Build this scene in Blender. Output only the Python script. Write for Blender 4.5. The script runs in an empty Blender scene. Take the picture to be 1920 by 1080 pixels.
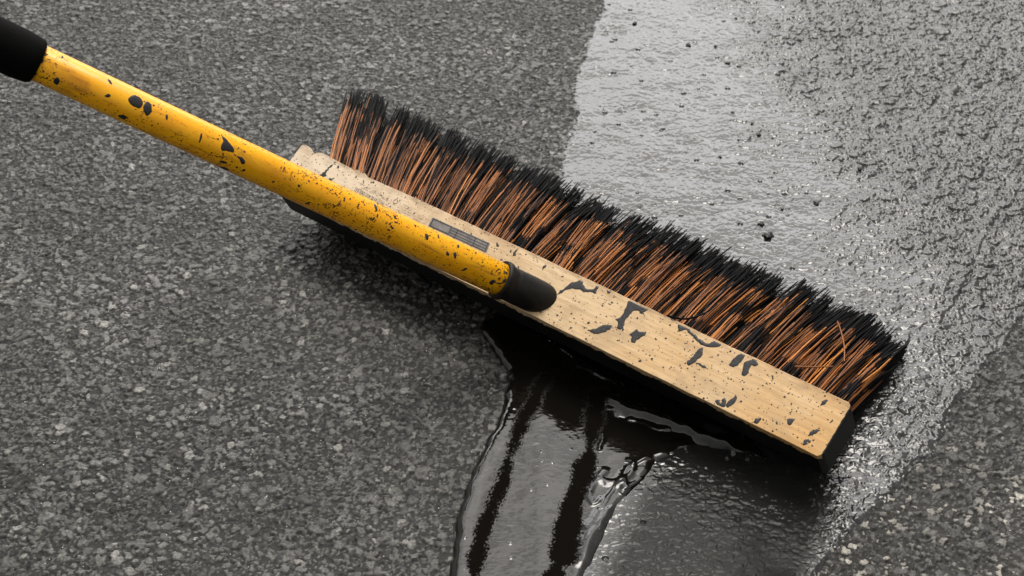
import bpy, bmesh, math, random
import numpy as np
from mathutils import Vector

S = bpy.context.scene
COL = S.collection
rng = np.random.default_rng(7)
random.seed(7)

# ------------------------------------------------------------------ camera
FPX, PITCH, CAMH = 3140.0, math.radians(38), 1.0
cam_d = bpy.data.cameras.new("camera")
cam = bpy.data.objects.new("camera", cam_d)
COL.objects.link(cam)
cam.location = (0, 0, CAMH)
cam.rotation_euler = (math.radians(90) - PITCH, 0, 0)
cam_d.sensor_width = 36
cam_d.lens = 36 * FPX / 1920
cam_d.clip_start, cam_d.clip_end = 0.02, 500
cam_d.dof.use_dof = True
cam_d.dof.focus_distance = 1.40
cam_d.dof.aperture_fstop = 16
S.camera = cam

# ------------------------------------------------------------------ sky, sun, exposure
SUN_EL, SUN_AZ = math.radians(68), math.radians(14)      # azimuth clockwise from +Y (the view direction)
w = bpy.data.worlds.new("World")
S.world = w
w.use_nodes = True
nt = w.node_tree
nt.nodes.clear()
N = nt.nodes.new
sky = N("ShaderNodeTexSky")
sky.sky_type = 'NISHITA'
sky.sun_disc = False
sky.sun_elevation, sky.sun_rotation = SUN_EL, SUN_AZ
sky.dust_density, sky.air_density, sky.ozone_density = 7.0, 1.4, 1.0
hs = N("ShaderNodeHueSaturation")
hs.inputs['Saturation'].default_value = 0.22           # high thin cloud: nearly grey
tc = N("ShaderNodeTexCoord")
mpn = N("ShaderNodeMapping")
mpn.inputs['Scale'].default_value = (1.0, 1.0, 2.4)
cl = N("ShaderNodeTexNoise")
cl.inputs['Scale'].default_value = 4.0
cl.inputs['Detail'].default_value = 5
cl.inputs['Roughness'].default_value = 0.55
cr = N("ShaderNodeMapRange")
cr.inputs['From Min'].default_value, cr.inputs['From Max'].default_value = 0.35, 0.68
cr.inputs['To Min'].default_value, cr.inputs['To Max'].default_value = 0.60, 1.45
mul = N("ShaderNodeVectorMath"); mul.operation = 'MULTIPLY'
bg = N("ShaderNodeBackground")
bg.inputs['Strength'].default_value = 0.13
wo = N("ShaderNodeOutputWorld")
L = nt.links.new
L(sky.outputs[0], hs.inputs['Color'])
L(tc.outputs['Generated'], mpn.inputs[0]); L(mpn.outputs[0], cl.inputs['Vector'])
L(cl.outputs['Fac'], cr.inputs[0])
# bright cloud bank added low in the sky for the reflections, darker higher up
sx = N("ShaderNodeSeparateXYZ"); L(tc.outputs['Generated'], sx.inputs[0])
bank = N("ShaderNodeMapRange"); bank.interpolation_type = 'SMOOTHSTEP'
bank.inputs['From Min'].default_value, bank.inputs['From Max'].default_value = 0.50, 0.69
bank.inputs['To Min'].default_value, bank.inputs['To Max'].default_value = 5.2, 1.35
L(sx.outputs['Z'], bank.inputs[0])
fwd = N("ShaderNodeMapRange"); fwd.interpolation_type = 'SMOOTHSTEP'   # added bank kept to a sector ahead of the camera
fwd.inputs['From Min'].default_value, fwd.inputs['From Max'].default_value = 0.86, 0.99
flat = N("ShaderNodeVectorMath"); flat.operation = 'MULTIPLY'; flat.inputs[1].default_value = (1, 1, 0)
L(tc.outputs['Generated'], flat.inputs[0])
fn = N("ShaderNodeVectorMath"); fn.operation = 'NORMALIZE'; L(flat.outputs[0], fn.inputs[0])
fd = N("ShaderNodeVectorMath"); fd.operation = 'DOT_PRODUCT'
fd.inputs[1].default_value = (math.sin(math.radians(3)), math.cos(math.radians(3)), 0)
L(fn.outputs[0], fd.inputs[0]); L(fd.outputs['Value'], fwd.inputs[0])
bmix = N("ShaderNodeMix"); bmix.data_type = 'FLOAT'
bmix.inputs[2].default_value = 0.45
L(fwd.outputs[0], bmix.inputs[0]); L(bank.outputs[0], bmix.inputs[3])
cb = N("ShaderNodeMath"); cb.operation = 'MULTIPLY'
L(cr.outputs[0], cb.inputs[0]); L(bmix.outputs[0], cb.inputs[1])
L(hs.outputs[0], mul.inputs[0]); L(cb.outputs[0], mul.inputs[1])
addn = N("ShaderNodeVectorMath"); addn.operation = 'ADD'        # even light of the overcast all round
addn.inputs[1].default_value = (2.2, 2.2, 2.2)
over = N("ShaderNodeMapRange")                                       # overcast: the zenith about three times the horizon
over.inputs['From Min'].default_value, over.inputs['From Max'].default_value = 0.0, 1.0
over.inputs['To Min'].default_value, over.inputs['To Max'].default_value = 0.45, 3.6
L(sx.outputs['Z'], over.inputs[0])
cmb = N("ShaderNodeCombineXYZ")
for k in range(3): L(over.outputs[0], cmb.inputs[k])
L(mul.outputs[0], addn.inputs[0]); L(cmb.outputs[0], addn.inputs[1]); warm = N("ShaderNodeVectorMath"); warm.operation = 'MULTIPLY'; warm.inputs[1].default_value = (1.022, 1.0, 0.968)
L(addn.outputs[0], warm.inputs[0]); L(warm.outputs[0], bg.inputs['Color']); L(bg.outputs[0], wo.inputs[0])

sun_d = bpy.data.lights.new("sun", 'SUN')
sun_d.energy = 1.2
sun_d.angle = math.radians(26)
sun_d.color = (1.0, 0.95, 0.87)
sun = bpy.data.objects.new("sun", sun_d)
COL.objects.link(sun)
sdir = Vector((math.sin(SUN_AZ) * math.cos(SUN_EL), math.cos(SUN_AZ) * math.cos(SUN_EL), math.sin(SUN_EL)))
sun.rotation_euler = sdir.to_track_quat('Z', 'Y').to_euler()
sun.location = sdir * 6

S.view_settings.view_transform = 'Standard'
S.view_settings.look = 'None'
S.view_settings.exposure = 0.12
S.view_settings.gamma = 1.0

# ------------------------------------------------------------------ places measured from the photograph
RX = np.array([1.0, 0, 0])
UP = np.array([0, math.sin(PITCH), math.cos(PITCH)])
VW = np.array([0, math.cos(PITCH), -math.sin(PITCH)])
CAM = np.array([0, 0, CAMH])

def ray(x, y):
    return VW * FPX + RX * (x - 960) + UP * (540 - y)

def at(x, y, z=0.0):
    d = ray(x, y)
    return CAM + d * ((z - CAMH) / d[2])

def at2(pts):
    return np.array([at(x, y)[:2] for x, y in pts])

# ------------------------------------------------------------------ helpers
def tag(o, label=None, cat=None, group=None, kind=None):
    if label: o['label'] = label
    if cat: o['category'] = cat
    if group: o['group'] = group
    if kind: o['kind'] = kind
    return o

def link(name, me, mats, parent=None):
    o = bpy.data.objects.new(name, me)
    COL.objects.link(o)
    for m in (mats if isinstance(mats, (list, tuple)) else [mats]):
        me.materials.append(m)
    if parent: o.parent = parent
    return o

def mesh_np(name, verts, faces, attrs=None, smooth=True):
    """verts (n,3), faces (m,k) with fixed k"""
    me = bpy.data.meshes.new(name)
    n, m, k = len(verts), len(faces), faces.shape[1]
    me.vertices.add(n)
    me.vertices.foreach_set('co', np.ascontiguousarray(verts, np.float32).ravel())
    me.loops.add(m * k)
    me.loops.foreach_set('vertex_index', np.ascontiguousarray(faces, np.int32).ravel())
    me.polygons.add(m)
    me.polygons.foreach_set('loop_start', np.arange(0, m * k, k, dtype=np.int32))
    me.polygons.foreach_set('use_smooth', np.full(m, smooth))
    for an, av in (attrs or {}).items():
        a = me.attributes.new(an, 'FLOAT', 'POINT')
        a.data.foreach_set('value', np.ascontiguousarray(av, np.float32))
    me.update(calc_edges=True)
    me.validate()
    return me

def sstep(a, b, x):
    t = np.clip((x - a) / (b - a), 0, 1)
    return t * t * (3 - 2 * t)

def h2(ix, iy, s):
    with np.errstate(over='ignore'):
        n = (ix.astype(np.uint32) * np.uint32(374761393) + iy.astype(np.uint32) * np.uint32(668265263)
             + np.uint32((s * 2246822519 + 3266489917) & 0xffffffff))
        n = (n ^ (n >> np.uint32(13))) * np.uint32(1274126177)
        n = (n ^ (n >> np.uint32(16))) * np.uint32(2246822519)
        n = n ^ (n >> np.uint32(15))
    return n.astype(np.float64) / 4294967296.0

def noise(x, y, s=0):
    """gradient noise, about -1..1"""
    ix, iy = np.floor(x).astype(np.int64), np.floor(y).astype(np.int64)
    fx, fy = x - ix, y - iy
    u, v = fx * fx * fx * (fx * (fx * 6 - 15) + 10), fy * fy * fy * (fy * (fy * 6 - 15) + 10)
    def g(dx, dy):
        a = h2(ix + dx, iy + dy, s) * 2 * math.pi
        return np.cos(a) * (fx - dx) + np.sin(a) * (fy - dy)
    n0 = g(0, 0) * (1 - u) + g(1, 0) * u
    n1 = g(0, 1) * (1 - u) + g(1, 1) * u
    return (n0 * (1 - v) + n1 * v) * 1.5

def fbm(x, y, s=0, o=4, r=0.5):
    t, a = 0, 1.0
    for i in range(o):
        t = t + a * noise(x * 2 ** i + 17.3 * i, y * 2 ** i - 9.1 * i, s + i)
        a *= r
    return t

def worley(x, y, s=0):
    ix, iy = np.floor(x).astype(np.int64), np.floor(y).astype(np.int64)
    f1 = np.full(x.shape, 9.0); f2 = f1.copy(); cid = np.zeros(x.shape)
    for dx in (-1, 0, 1):
        for dy in (-1, 0, 1):
            jx, jy = ix + dx, iy + dy
            px = jx + h2(jx, jy, s); py = jy + h2(jx, jy, s + 101)
            d = np.hypot(px - x, py - y)
            near = d < f1
            f2 = np.where(near, f1, np.minimum(f2, d))
            cid = np.where(near, h2(jx, jy, s + 202), cid)
            f1 = np.where(near, d, f1)
    return f1, f2, cid

def sdf(x, y, poly):
    """signed distance to a closed polygon, positive inside"""
    d = np.full(x.shape, 1e9); ins = np.zeros(x.shape, bool)
    n = len(poly)
    for i in range(n):
        ax, ay = poly[i]; bx, by = poly[(i + 1) % n]
        ex, ey = bx - ax, by - ay
        t = np.clip(((x - ax) * ex + (y - ay) * ey) / (ex * ex + ey * ey + 1e-12), 0, 1)
        d = np.minimum(d, (x - ax - t * ex) ** 2 + (y - ay - t * ey) ** 2)
        c = ((ay > y) != (by > y)) & (x < (bx - ax) * (y - ay) / (by - ay + 1e-15) + ax)
        ins ^= c
    d = np.sqrt(d)
    return np.where(ins, d, -d)

def pline(x, y, pts):
    """distance to an open polyline and position along it 0..1"""
    d = np.full(x.shape, 1e9); tt = np.zeros(x.shape)
    n = len(pts) - 1
    for i in range(n):
        ax, ay = pts[i]; bx, by = pts[i + 1]
        ex, ey = bx - ax, by - ay
        t = np.clip(((x - ax) * ex + (y - ay) * ey) / (ex * ex + ey * ey + 1e-12), 0, 1)
        q = np.hypot(x - ax - t * ex, y - ay - t * ey)
        tt = np.where(q < d, (i + t) / n, tt)
        d = np.minimum(d, q)
    return d, tt

def smooth_poly(pts, k=6, closed=True):
    """Catmull-Rom through the points"""
    P = np.asarray(pts, float); n = len(P); out = []
    rngi = range(n) if closed else range(n - 1)
    for i in rngi:
        if closed: a, b, c, d = P[i - 1], P[i], P[(i + 1) % n], P[(i + 2) % n]
        else: a, b, c, d = P[max(i - 1, 0)], P[i], P[i + 1], P[min(i + 2, n - 1)]
        for j in range(k):
            t = j / k
            out.append(0.5 * ((2 * b) + (c - a) * t + (2 * a - 5 * b + 4 * c - d) * t * t + (3 * b - a - 3 * c + d) * t ** 3))
    if not closed: out.append(P[-1])
    return np.array(out)

# ---- node helpers
class Mat:
    def __init__(self, name):
        self.m = bpy.data.materials.new(name)
        self.m.use_nodes = True
        self.t = self.m.node_tree
        self.b = self.t.nodes['Principled BSDF']
    def n(self, kind, **kw):
        nd = self.t.nodes.new(kind)
        for k, v in kw.items():
            if hasattr(nd, k) and k not in nd.inputs: setattr(nd, k, v)
            else: nd.inputs[k].default_value = v
        return nd
    def l(self, a, b): self.t.links.new(a, b)
    def attr(self, name): return self.n("ShaderNodeAttribute", attribute_name=name).outputs['Fac']
    def math(self, op, a, b=None, clamp=False):
        nd = self.t.nodes.new("ShaderNodeMath"); nd.operation = op; nd.use_clamp = clamp
        for i, v in enumerate((a, b)):
            if v is None: continue
            if isinstance(v, (int, float)): nd.inputs[i].default_value = v
            else: self.l(v, nd.inputs[i])
        return nd.outputs[0]
    def rngm(self, v, a, b, c=0.0, d=1.0, smooth=False):
        nd = self.t.nodes.new("ShaderNodeMapRange")
        if smooth: nd.interpolation_type = 'SMOOTHSTEP'
        self.l(v, nd.inputs[0])
        for i, q in zip((1, 2, 3, 4), (a, b, c, d)): nd.inputs[i].default_value = q
        return nd.outputs[0]
    def mix(self, f, a, b):
        nd = self.t.nodes.new("ShaderNodeMix"); nd.data_type = 'RGBA'
        for s, v in ((nd.inputs[0], f), (nd.inputs[6], a), (nd.inputs[7], b)):
            if isinstance(v, (int, float)): s.default_value = v
            elif isinstance(v, tuple): s.default_value = (*v, 1) if len(v) == 3 else v
            else: self.l(v, s)
        return nd.outputs[2]
    def coord(self, scale=(1, 1, 1), rot=(0, 0, 0), kind='Object'):
        t = self.n("ShaderNodeTexCoord"); mp = self.n("ShaderNodeMapping")
        mp.inputs['Scale'].default_value = scale; mp.inputs['Rotation'].default_value = rot
        self.l(t.outputs[kind], mp.inputs[0]); return mp.outputs[0]
    def noise(self, vec, scale, detail=4, rough=0.55, dist=0.0):
        nd = self.n("ShaderNodeTexNoise"); self.l(vec, nd.inputs['Vector'])
        nd.inputs['Scale'].default_value = scale; nd.inputs['Detail'].default_value = detail
        nd.inputs['Roughness'].default_value = rough; nd.inputs['Distortion'].default_value = dist
        return nd.outputs['Fac']
    def vor(self, vec, scale, feature='F1', out='Distance', rand=1.0):
        nd = self.n("ShaderNodeTexVoronoi"); nd.feature = feature; self.l(vec, nd.inputs['Vector'])
        nd.inputs['Scale'].default_value = scale; nd.inputs['Randomness'].default_value = rand
        return nd.outputs[out]
    def bump(self, h, strength=0.5, dist=0.001):
        nd = self.n("ShaderNodeBump"); nd.inputs['Strength'].default_value = strength
        nd.inputs['Distance'].default_value = dist
        self.l(h, nd.inputs['Height']); self.l(nd.outputs[0], self.b.inputs['Normal'])
        return nd
    def set(self, **kw):
        for k, v in kw.items():
            k = {'color': 'Base Color', 'rough': 'Roughness', 'ior': 'IOR', 'spec': 'Specular IOR Level', 'coat': 'Coat Weight', 'coat_rough': 'Coat Roughness'}[k]
            if isinstance(v, tuple): self.b.inputs[k].default_value = (*v, 1)
            elif isinstance(v, (int, float)): self.b.inputs[k].default_value = v
            else: self.l(v, self.b.inputs[k])

# ------------------------------------------------------------------ outlines on the ground
COAT_PX = [(1150, -60), (1130, 0), (1110, 62), (1092, 105), (1083, 140), (1074, 180), (1076, 215), (1068, 250), (1052, 292), (1044, 330),
           (1030, 420), (980, 520), (905, 612), (925, 655), (952, 700), (950, 735), (935, 790), (895, 870), (868, 940),
           (855, 1000), (846, 1090), (840, 1200), (1470, 1200), (1528, 1086), (1560, 1042), (1612, 988), (1652, 950), (1688, 914),
           (1700, 890), (1735, 858), (1770, 812), (1778, 780), (1812, 738), (1850, 690), (1900, 630), (1950, 570), (2030, 430), (2062, 200), (2060, 60), (1990, -48), (1700, -72), (1400, -45)]
COAT = smooth_poly(at2(COAT_PX), 4)
PUD_PX = [(1010, 600), (905, 605), (922, 655), (950, 700), (948, 735), (933, 790), (893, 870), (866, 940), (853, 1000), (844, 1090), (838, 1190),
          (1060, 1190), (1095, 1090), (1112, 1050), (1135, 1000), (1160, 955), (1200, 905), (1250, 858), (1310, 842), (1380, 848), (1440, 860), (1330, 760), (1150, 670)]
PUD = smooth_poly(at2(PUD_PX), 4)

GX0, GX1, GY0, GY1 = -0.80, 0.80, 0.76, 2.06
STEP = 0.0009

def flakes(x, y, cell, seed, keep, rmin, rmax, aspect=0.6):
    """angular stone chips: normalised distance (<1 inside), tone 0..1, local tilt height -1..1"""
    ix, iy = np.floor(x / cell).astype(np.int64), np.floor(y / cell).astype(np.int64)
    best = np.full(x.shape, 9.0); tone = np.zeros(x.shape); slope = np.zeros(x.shape)
    ks = [0.0, 1.15, 2.05, 3.25, 4.2, 5.3]
    for dx in (-1, 0, 1):
        for dy in (-1, 0, 1):
            jx, jy = ix + dx, iy + dy
            h = [h2(jx, jy, seed + 37 * k) for k in range(6)]
            px = x / cell - jx - h[0]; py = y / cell - jy - h[1]
            th = h[2] * 6.2832; c, s_ = np.cos(th), np.sin(th)
            r = rmin + (rmax - rmin) * h[3]
            u = (px * c + py * s_) / r; v = (py * c - px * s_) / (r * (aspect + (1 - aspect) * h[4]))
            q = np.full(x.shape, -9.0)
            for i, k in enumerate(ks):
                q = np.maximum(q, (u * math.cos(k) + v * math.sin(k)) * (0.85 + 0.45 * ((h[5] * (7.3 + 3.1 * i)) % 1)))
            q = np.where(h[4] * 0.37 + h[5] * 0.63 < keep, q, 9.0)
            new = q < best
            best = np.where(new, q, best); tone = np.where(new, (h[3] * 5.3 + h[5] * 3.7) % 1, tone)
            slope = np.where(new, u * (h[0] - 0.5) * 2 + v * (h[1] - 0.5) * 2, slope)
    return best, tone, slope

def stones(x, y):
    """worn aggregate: height (m), how much bare stone, tone of the stone"""
    wx = x + 0.0012 * noise(x * 210, y * 210, 5) + 0.0006 * noise(x * 520, y * 520, 17)
    wy = y + 0.0012 * noise(x * 210 + 40, y * 210, 6) + 0.0006 * noise(x * 520, y * 520 + 9, 18)
    qa, ta, la = flakes(wx, wy, 0.0092, 11, 0.74, 0.28, 0.56)
    qb, tb, lb = flakes(wx + 0.5, wy, 0.0056, 12, 0.80, 0.26, 0.52)
    qc, tc_, lc = flakes(wx, wy + 0.7, 0.022, 13, 0.30, 0.22, 0.38)
    qd, td, ld = flakes(wx + 0.3, wy + 0.2, 0.0034, 14, 0.75, 0.25, 0.50)
    A_, B_, C_, D_ = (sstep(1.04, 0.84, q) for q in (qa, qb, qc, qd))
    worn = np.clip(0.55 + 0.7 * fbm(x * 9, y * 9, 21, 3), 0.2, 1)            # traffic-polished patches show more stone
    ha = A_ * (0.55 + 0.6 * ta + 0.75 * la); hb = B_ * (0.45 + 0.6 * tb + 0.65 * lb)
    hc = C_ * (0.8 + 0.5 * tc_ + 0.5 * lc)
    z = np.maximum(np.maximum(0.00130 * ha, 0.00085 * hb), 0.0015 * hc) + 0.00028 * D_ * (0.3 + td + 0.5 * ld)
    z = z + 0.00028 * fbm(x * 300, y * 300, 31, 3, 0.6) + 0.0010 * fbm(x * 13, y * 13, 33, 3) - 0.0008 * sstep(0.30, 0.6, fbm(x * 120, y * 120, 35, 2))
    skin = 0.55 + 0.45 * sstep(-0.35, 0.30, fbm(x * 420, y * 420, 23, 2, 0.6))
    wa = 0.25 + 0.75 * sstep(0.15, 0.6, ta); wb = 0.15 + 0.85 * sstep(0.25, 0.7, tb)
    m = np.maximum(np.maximum(A_ * wa, B_ * wb * 0.9), C_ * 0.8) * (0.35 + 0.65 * worn) * skin
    m = np.clip(np.maximum(m, D_ * 0.55 * (td > 0.4)), 0, 1)
    tone = np.where(C_ > 0.5, 0.2 + 0.5 * tc_, np.where(A_ > 0.5, ta, np.where(B_ > 0.5, tb, td * 0.8)))
    return z, m, tone

CRACKS = [[(110, 945), (160, 960), (215, 962), (255, 950), (330, 940)], [(490, 930), (560, 928), (650, 932), (720, 928)], [(400, 985), (470, 965), (540, 955), (600, 951)]]

# ------------------------------------------------------------------ asphalt ground (one sheet to the horizon)
def build_ground():
    xs = np.arange(GX0, GX1 + 1e-6, STEP); ys = np.arange(GY0, GY1 + 1e-6, STEP)
    nx, ny = len(xs), len(ys)
    X, Y = np.meshgrid(xs, ys)
    x, y = X.ravel(), Y.ravel()
    z, m, tone = stones(x, y)
    # lower right corner: newly exposed pale chippings
    c = at(1760, 1010)
    pale = sstep(0.22, 0.04, np.hypot((x - c[0]) * 1.0, (y - c[1]) * 1.1)) * np.clip(0.6 + 0.8 * fbm(x * 22, y * 22, 61, 3), 0, 1)
    # damp strip along the right rim of the coat
    sdc = sdf(x + 0.02 * fbm(x * 12, y * 12, 62, 2), y, COAT[::2])
    damp = sstep(-0.16, -0.03, sdc) * (sdc < 0.01) * sstep(0.10, 0.20, x) * (0.65 + 0.35 * np.clip(fbm(x * 25, y * 25, 63, 2), -1, 1))
    crack = np.zeros_like(x)
    for k, pl in enumerate(CRACKS):
        P = at2(pl)
        d, t = pline(x + 0.0022 * noise(x * 150, y * 150, 71), y + 0.004 * noise(x * 110, y * 110, 72), P)
        crack = np.maximum(crack, sstep(0.0013, 0.0003, d) * sstep(0.0, 0.12, t) * sstep(1.0, 0.8, t))
    z = z - 0.0009 * crack
    edge = np.minimum.reduce([x - GX0, GX1 - x, y - GY0, GY1 - y])
    fade = sstep(0.0, 0.05, edge)
    z = z * fade
    idx = np.arange(nx * ny).reshape(ny, nx)
    F = np.stack([idx[:-1, :-1], idx[:-1, 1:], idx[1:, 1:], idx[1:, :-1]], -1).reshape(-1, 4)
    V = np.stack([x, y, z], 1)
    # outer ring out to the horizon
    R = 120.0
    ring = np.array([[-R, -R, 0], [R, -R, 0], [R, R, 0], [-R, R, 0]])
    n0 = len(V)
    cor = [idx[0, 0], idx[0, -1], idx[-1, -1], idx[-1, 0]]
    extra = np.array([[n0 + i, n0 + (i + 1) % 4, cor[(i + 1) % 4], cor[i]] for i in range(4)])
    V = np.vstack([V, ring]); F = np.vstack([F, extra])
    pad = lambda a, v: np.concatenate([a, np.full(4, v)])
    me = mesh_np('asphalt_ground', V, F, {'stone': pad(m * fade, 0.0), 'tone': pad(tone, 0.5), 'pale': pad(pale, 0), 'crack': pad(crack, 0), 'damp': pad(damp, 0), 'fine': pad(fade, 0)})
    M = Mat('worn_asphalt')
    co = M.coord()
    n1 = M.noise(co, 900, 3, 0.6); n2 = M.noise(co, 9, 4, 0.6); n3 = M.noise(co, 260, 4, 0.65)
    # the far ring carries the same aggregate procedurally
    far_st = M.math('MULTIPLY', M.rngm(M.vor(co, 110), 0.38, 0.25), M.rngm(M.vor(co, 110, out='Color'), 0.45, 0.5))
    fine = M.attr('fine')
    st = M.math('ADD', M.attr('stone'), M.math('MULTIPLY', far_st, M.math('SUBTRACT', 1.0, fine)), True)
    matrix = M.mix(M.rngm(n3, 0.3, 0.7), (0.010, 0.0098, 0.009), (0.022, 0.0213, 0.020))
    matrix = M.mix(M.rngm(n2, 0.35, 0.7, 0.0, 0.45), matrix, (0.020, 0.0193, 0.018))
    tone = M.attr('tone')
    scol = M.mix(tone, (0.058, 0.0558, 0.051), (0.165, 0.158, 0.143))
    scol = M.mix(M.rngm(tone, 0.90, 0.94), scol, (0.34, 0.33, 0.30))
    scol = M.mix(M.rngm(tone, 0.02, 0.0, 0, 0.8), scol, (0.17, 0.19, 0.09))
    scol = M.mix(M.rngm(n1, 0.35, 0.7), M.mix(0.55, scol, (0.06, 0.06, 0.058)), scol)
    pale = M.attr('pale')
    scol = M.mix(M.math('MULTIPLY', pale, M.rngm(tone, 0.70, 0.80)), scol, (0.80, 0.75, 0.64))
    matrix = M.mix(pale, matrix, (0.022, 0.0195, 0.016))
    colr = M.mix(st, matrix, scol)
    colr = M.mix(M.math('MULTIPLY', M.attr('crack'), 0.85), colr, (0.012, 0.012, 0.012))
    # odd glints put into the colour as pale flecks
    glint = M.math('MULTIPLY', M.rngm(M.vor(co, 380), 0.22, 0.12), M.rngm(M.vor(co, 380, out='Color'), 0.86, 0.89))
    colr = M.mix(glint, colr, (0.7, 0.68, 0.62))
    colr = M.mix(M.math('MULTIPLY', M.attr('damp'), 0.88), colr, M.mix(0.80, colr, (0.004, 0.0036, 0.003)))
    M.set(color=colr, rough=M.mix(st, (0.54,) * 3, (0.29,) * 3), spec=M.mix(st, (0.24,) * 3, (0.72,) * 3))
    M.bump(M.math('ADD', M.math('MULTIPLY', n1, 0.6), n3), 0.8, 0.0012)
    o = link('asphalt_ground', me, M.m)
    tag(o, 'worn grey asphalt with pale stone chippings and fine cracks', kind='structure')
    return o

# ------------------------------------------------------------------ wet sealer coat
def coat_height(x, y):
    """top of the coat film above the ground datum, and its roughness zone"""
    sd = sdf(x + 0.004 * fbm(x * 34, y * 26, 40, 2) + 0.002 * noise(x * 90, y * 90, 41) + 0.0015 * noise(x * 330, y * 330, 42), y + 0.003 * noise(x * 80, y * 80, 43) + 0.0015 * noise(x * 300, y * 300, 44), COAT)
    zb, m, tone = stones(x, y)
    # rough zone: right hand side and the right rim down to the lower edge
    RZ = at2([(1330, -60), (1420, 200), (1480, 330), (1560, 420), (1600, 520), (1640, 560), (1640, 700), (1560, 900), (1480, 960), (1400, 1090), (1380, 1200), (1700, 1200), (2600, 600), (2600, -60)])
    rz = sdf(x, y, RZ)
    rough = sstep(-0.07, 0.12, rz + 0.05 * fbm(x * 14, y * 14, 45, 4, 0.6))
    LZ = at2([(1190, 920), (1280, 870), (1500, 900), (1560, 960), (1500, 1200), (1060, 1200)])
    low = sstep(-0.015, 0.02, sdf(x, y, LZ))
    wob = 0.35 + 0.65 * sstep(-0.25, 0.45, fbm(x * 11, y * 11, 47, 2))
    qx, qy = x + 0.010 * fbm(x * 30, y * 40, 91, 2), y + 0.22 * x + 0.008 * fbm(x * 28 + 5, y * 36, 92, 2)
    rip = 0.00085 * fbm((x * 0.93 + y * 0.36) * 14, (y * 0.93 - x * 0.36) * 22, 93, 3, 0.45) + 0.00068 * wob * (0.6 + 0.8 * np.clip(fbm(x * 30, y * 34, 94, 2), -0.7, 1)) * (noise(qx * 22, qy * 66, 51) + 0.36 * noise(qx * 55 + 9, qy * 140, 52) + 0.07 * noise(qx * 150, qy * 330, 53))
    f1, f2, idc = worley(x / 0.0085 + 0.35 * noise(x * 120, y * 120, 55), y / 0.0085 + 0.35 * noise(x * 120, y * 120, 56), 57)
    lump = sstep(0.0, 0.35, f2 - f1)
    g1, g2, idg = worley(x / 0.0046, y / 0.0046, 58)
    pit = sstep(0.30, 0.10, f1) * (idc > 0.72)
    c1, c2, idk = worley(x / 0.019 + 0.5 * noise(x * 70, y * 70, 95), y / 0.015 + 0.5 * noise(x * 70, y * 70, 96), 97)
    var = np.clip(0.95 + 0.45 * fbm(x * 17, y * 21, 98, 3), 0.55, 1.4)
    stroke = fbm((x * 0.55 + y * 0.83) * 55, (y * 0.55 - x * 0.83) * 190, 99, 3, 0.6)
    k1, k2, idq = worley(x / 0.0060 + 0.5 * noise(x * 200, y * 200, 101), y / 0.0050 + 0.5 * noise(x * 200, y * 200, 102), 103)
    rgh = 0.38 * var * (0.0009 * (lump - 0.6) * (0.3 + 0.7 * ((idc * 5.3) % 1)) + 0.0009 * sstep(0.0, 0.25, c2 - c1) * ((idk * 4.7) % 1) + 0.0008 * sstep(0.0, 0.5, k2 - k1) * (0.2 + 0.8 * ((idq * 6.1) % 1))
           + 0.0015 * fbm(x * 80, y * 105, 59, 4, 0.52) + 0.0005 * stroke - 0.0016 * pit - 0.0018 * sstep(0.36, 0.70, fbm(x * 105 + 3, y * 140, 67, 3, 0.55)))
    sc = 0.00016 * fbm(x * 120, y * 220, 63, 4, 0.65) - 0.0003 * sstep(0.35, 0.62, fbm(x * 130, y * 210, 64, 3, 0.6))
    h = (1 - rough) * (rip * (1 - 0.8 * low) + low * sc) + rough * rgh
    # bubbles and pock marks in the smooth part
    p1, p2, idp = worley(x / 0.030, y / 0.030, 65)
    rad = 0.05 + 0.06 * ((idp * 9.1) % 1)
    pock = sstep(rad, rad * 0.5, p1) * (idp > 0.62) * (1 - rough)
    h = h - 0.0016 * pock
    # dragged seam line on the right
    d, t = pline(x + 0.003 * noise(x * 90, y * 90, 66), y, at2([(1880, 395), (1850, 445), (1830, 500), (1800, 560), (1765, 610)]))
    h = h - 0.0010 * sstep(0.004, 0.001, d) + 0.0007 * sstep(0.010, 0.004, d)
    lip = 0.0003 * np.exp(-((sd - 0.007) / 0.005) ** 2)
    thick = (0.0018 + 0.0002 * rough) * sstep(-0.001, 0.006, sd) + lip - 0.004 * sstep(0.0005, -0.006, sd)
    zc = stones(x * 0.58 + 3.1, y * 0.62)[0]                        # only the coarser lumps of the aggregate still read through the film
    return 0.22 * zb + 1.1 * rough * zc + thick + h * sstep(0.0, 0.008, sd), sd, rough, low, pock

def grid_over(poly, step, pad, hfun, name, clip=None):
    x0, y0 = poly.min(0) - pad; x1, y1 = poly.max(0) + pad
    x0, x1, y0, y1 = max(x0, GX0 + .02), min(x1, GX1 - .02), max(y0, GY0 + .02), min(y1, GY1 - .02)
    xs = np.arange(x0, x1, step); ys = np.arange(y0, y1, step)
    X, Y = np.meshgrid(xs, ys)
    sd0 = np.empty(X.shape)
    sd0[:] = sdf(X, Y, poly)
    keep = sd0 > -pad
    idx = np.full(X.shape, -1); idx[keep] = np.arange(keep.sum())
    q = np.stack([idx[:-1, :-1], idx[:-1, 1:], idx[1:, 1:], idx[1:, :-1]], -1).reshape(-1, 4)
    q = q[(q >= 0).all(1)]
    return X[keep], Y[keep], q

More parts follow.
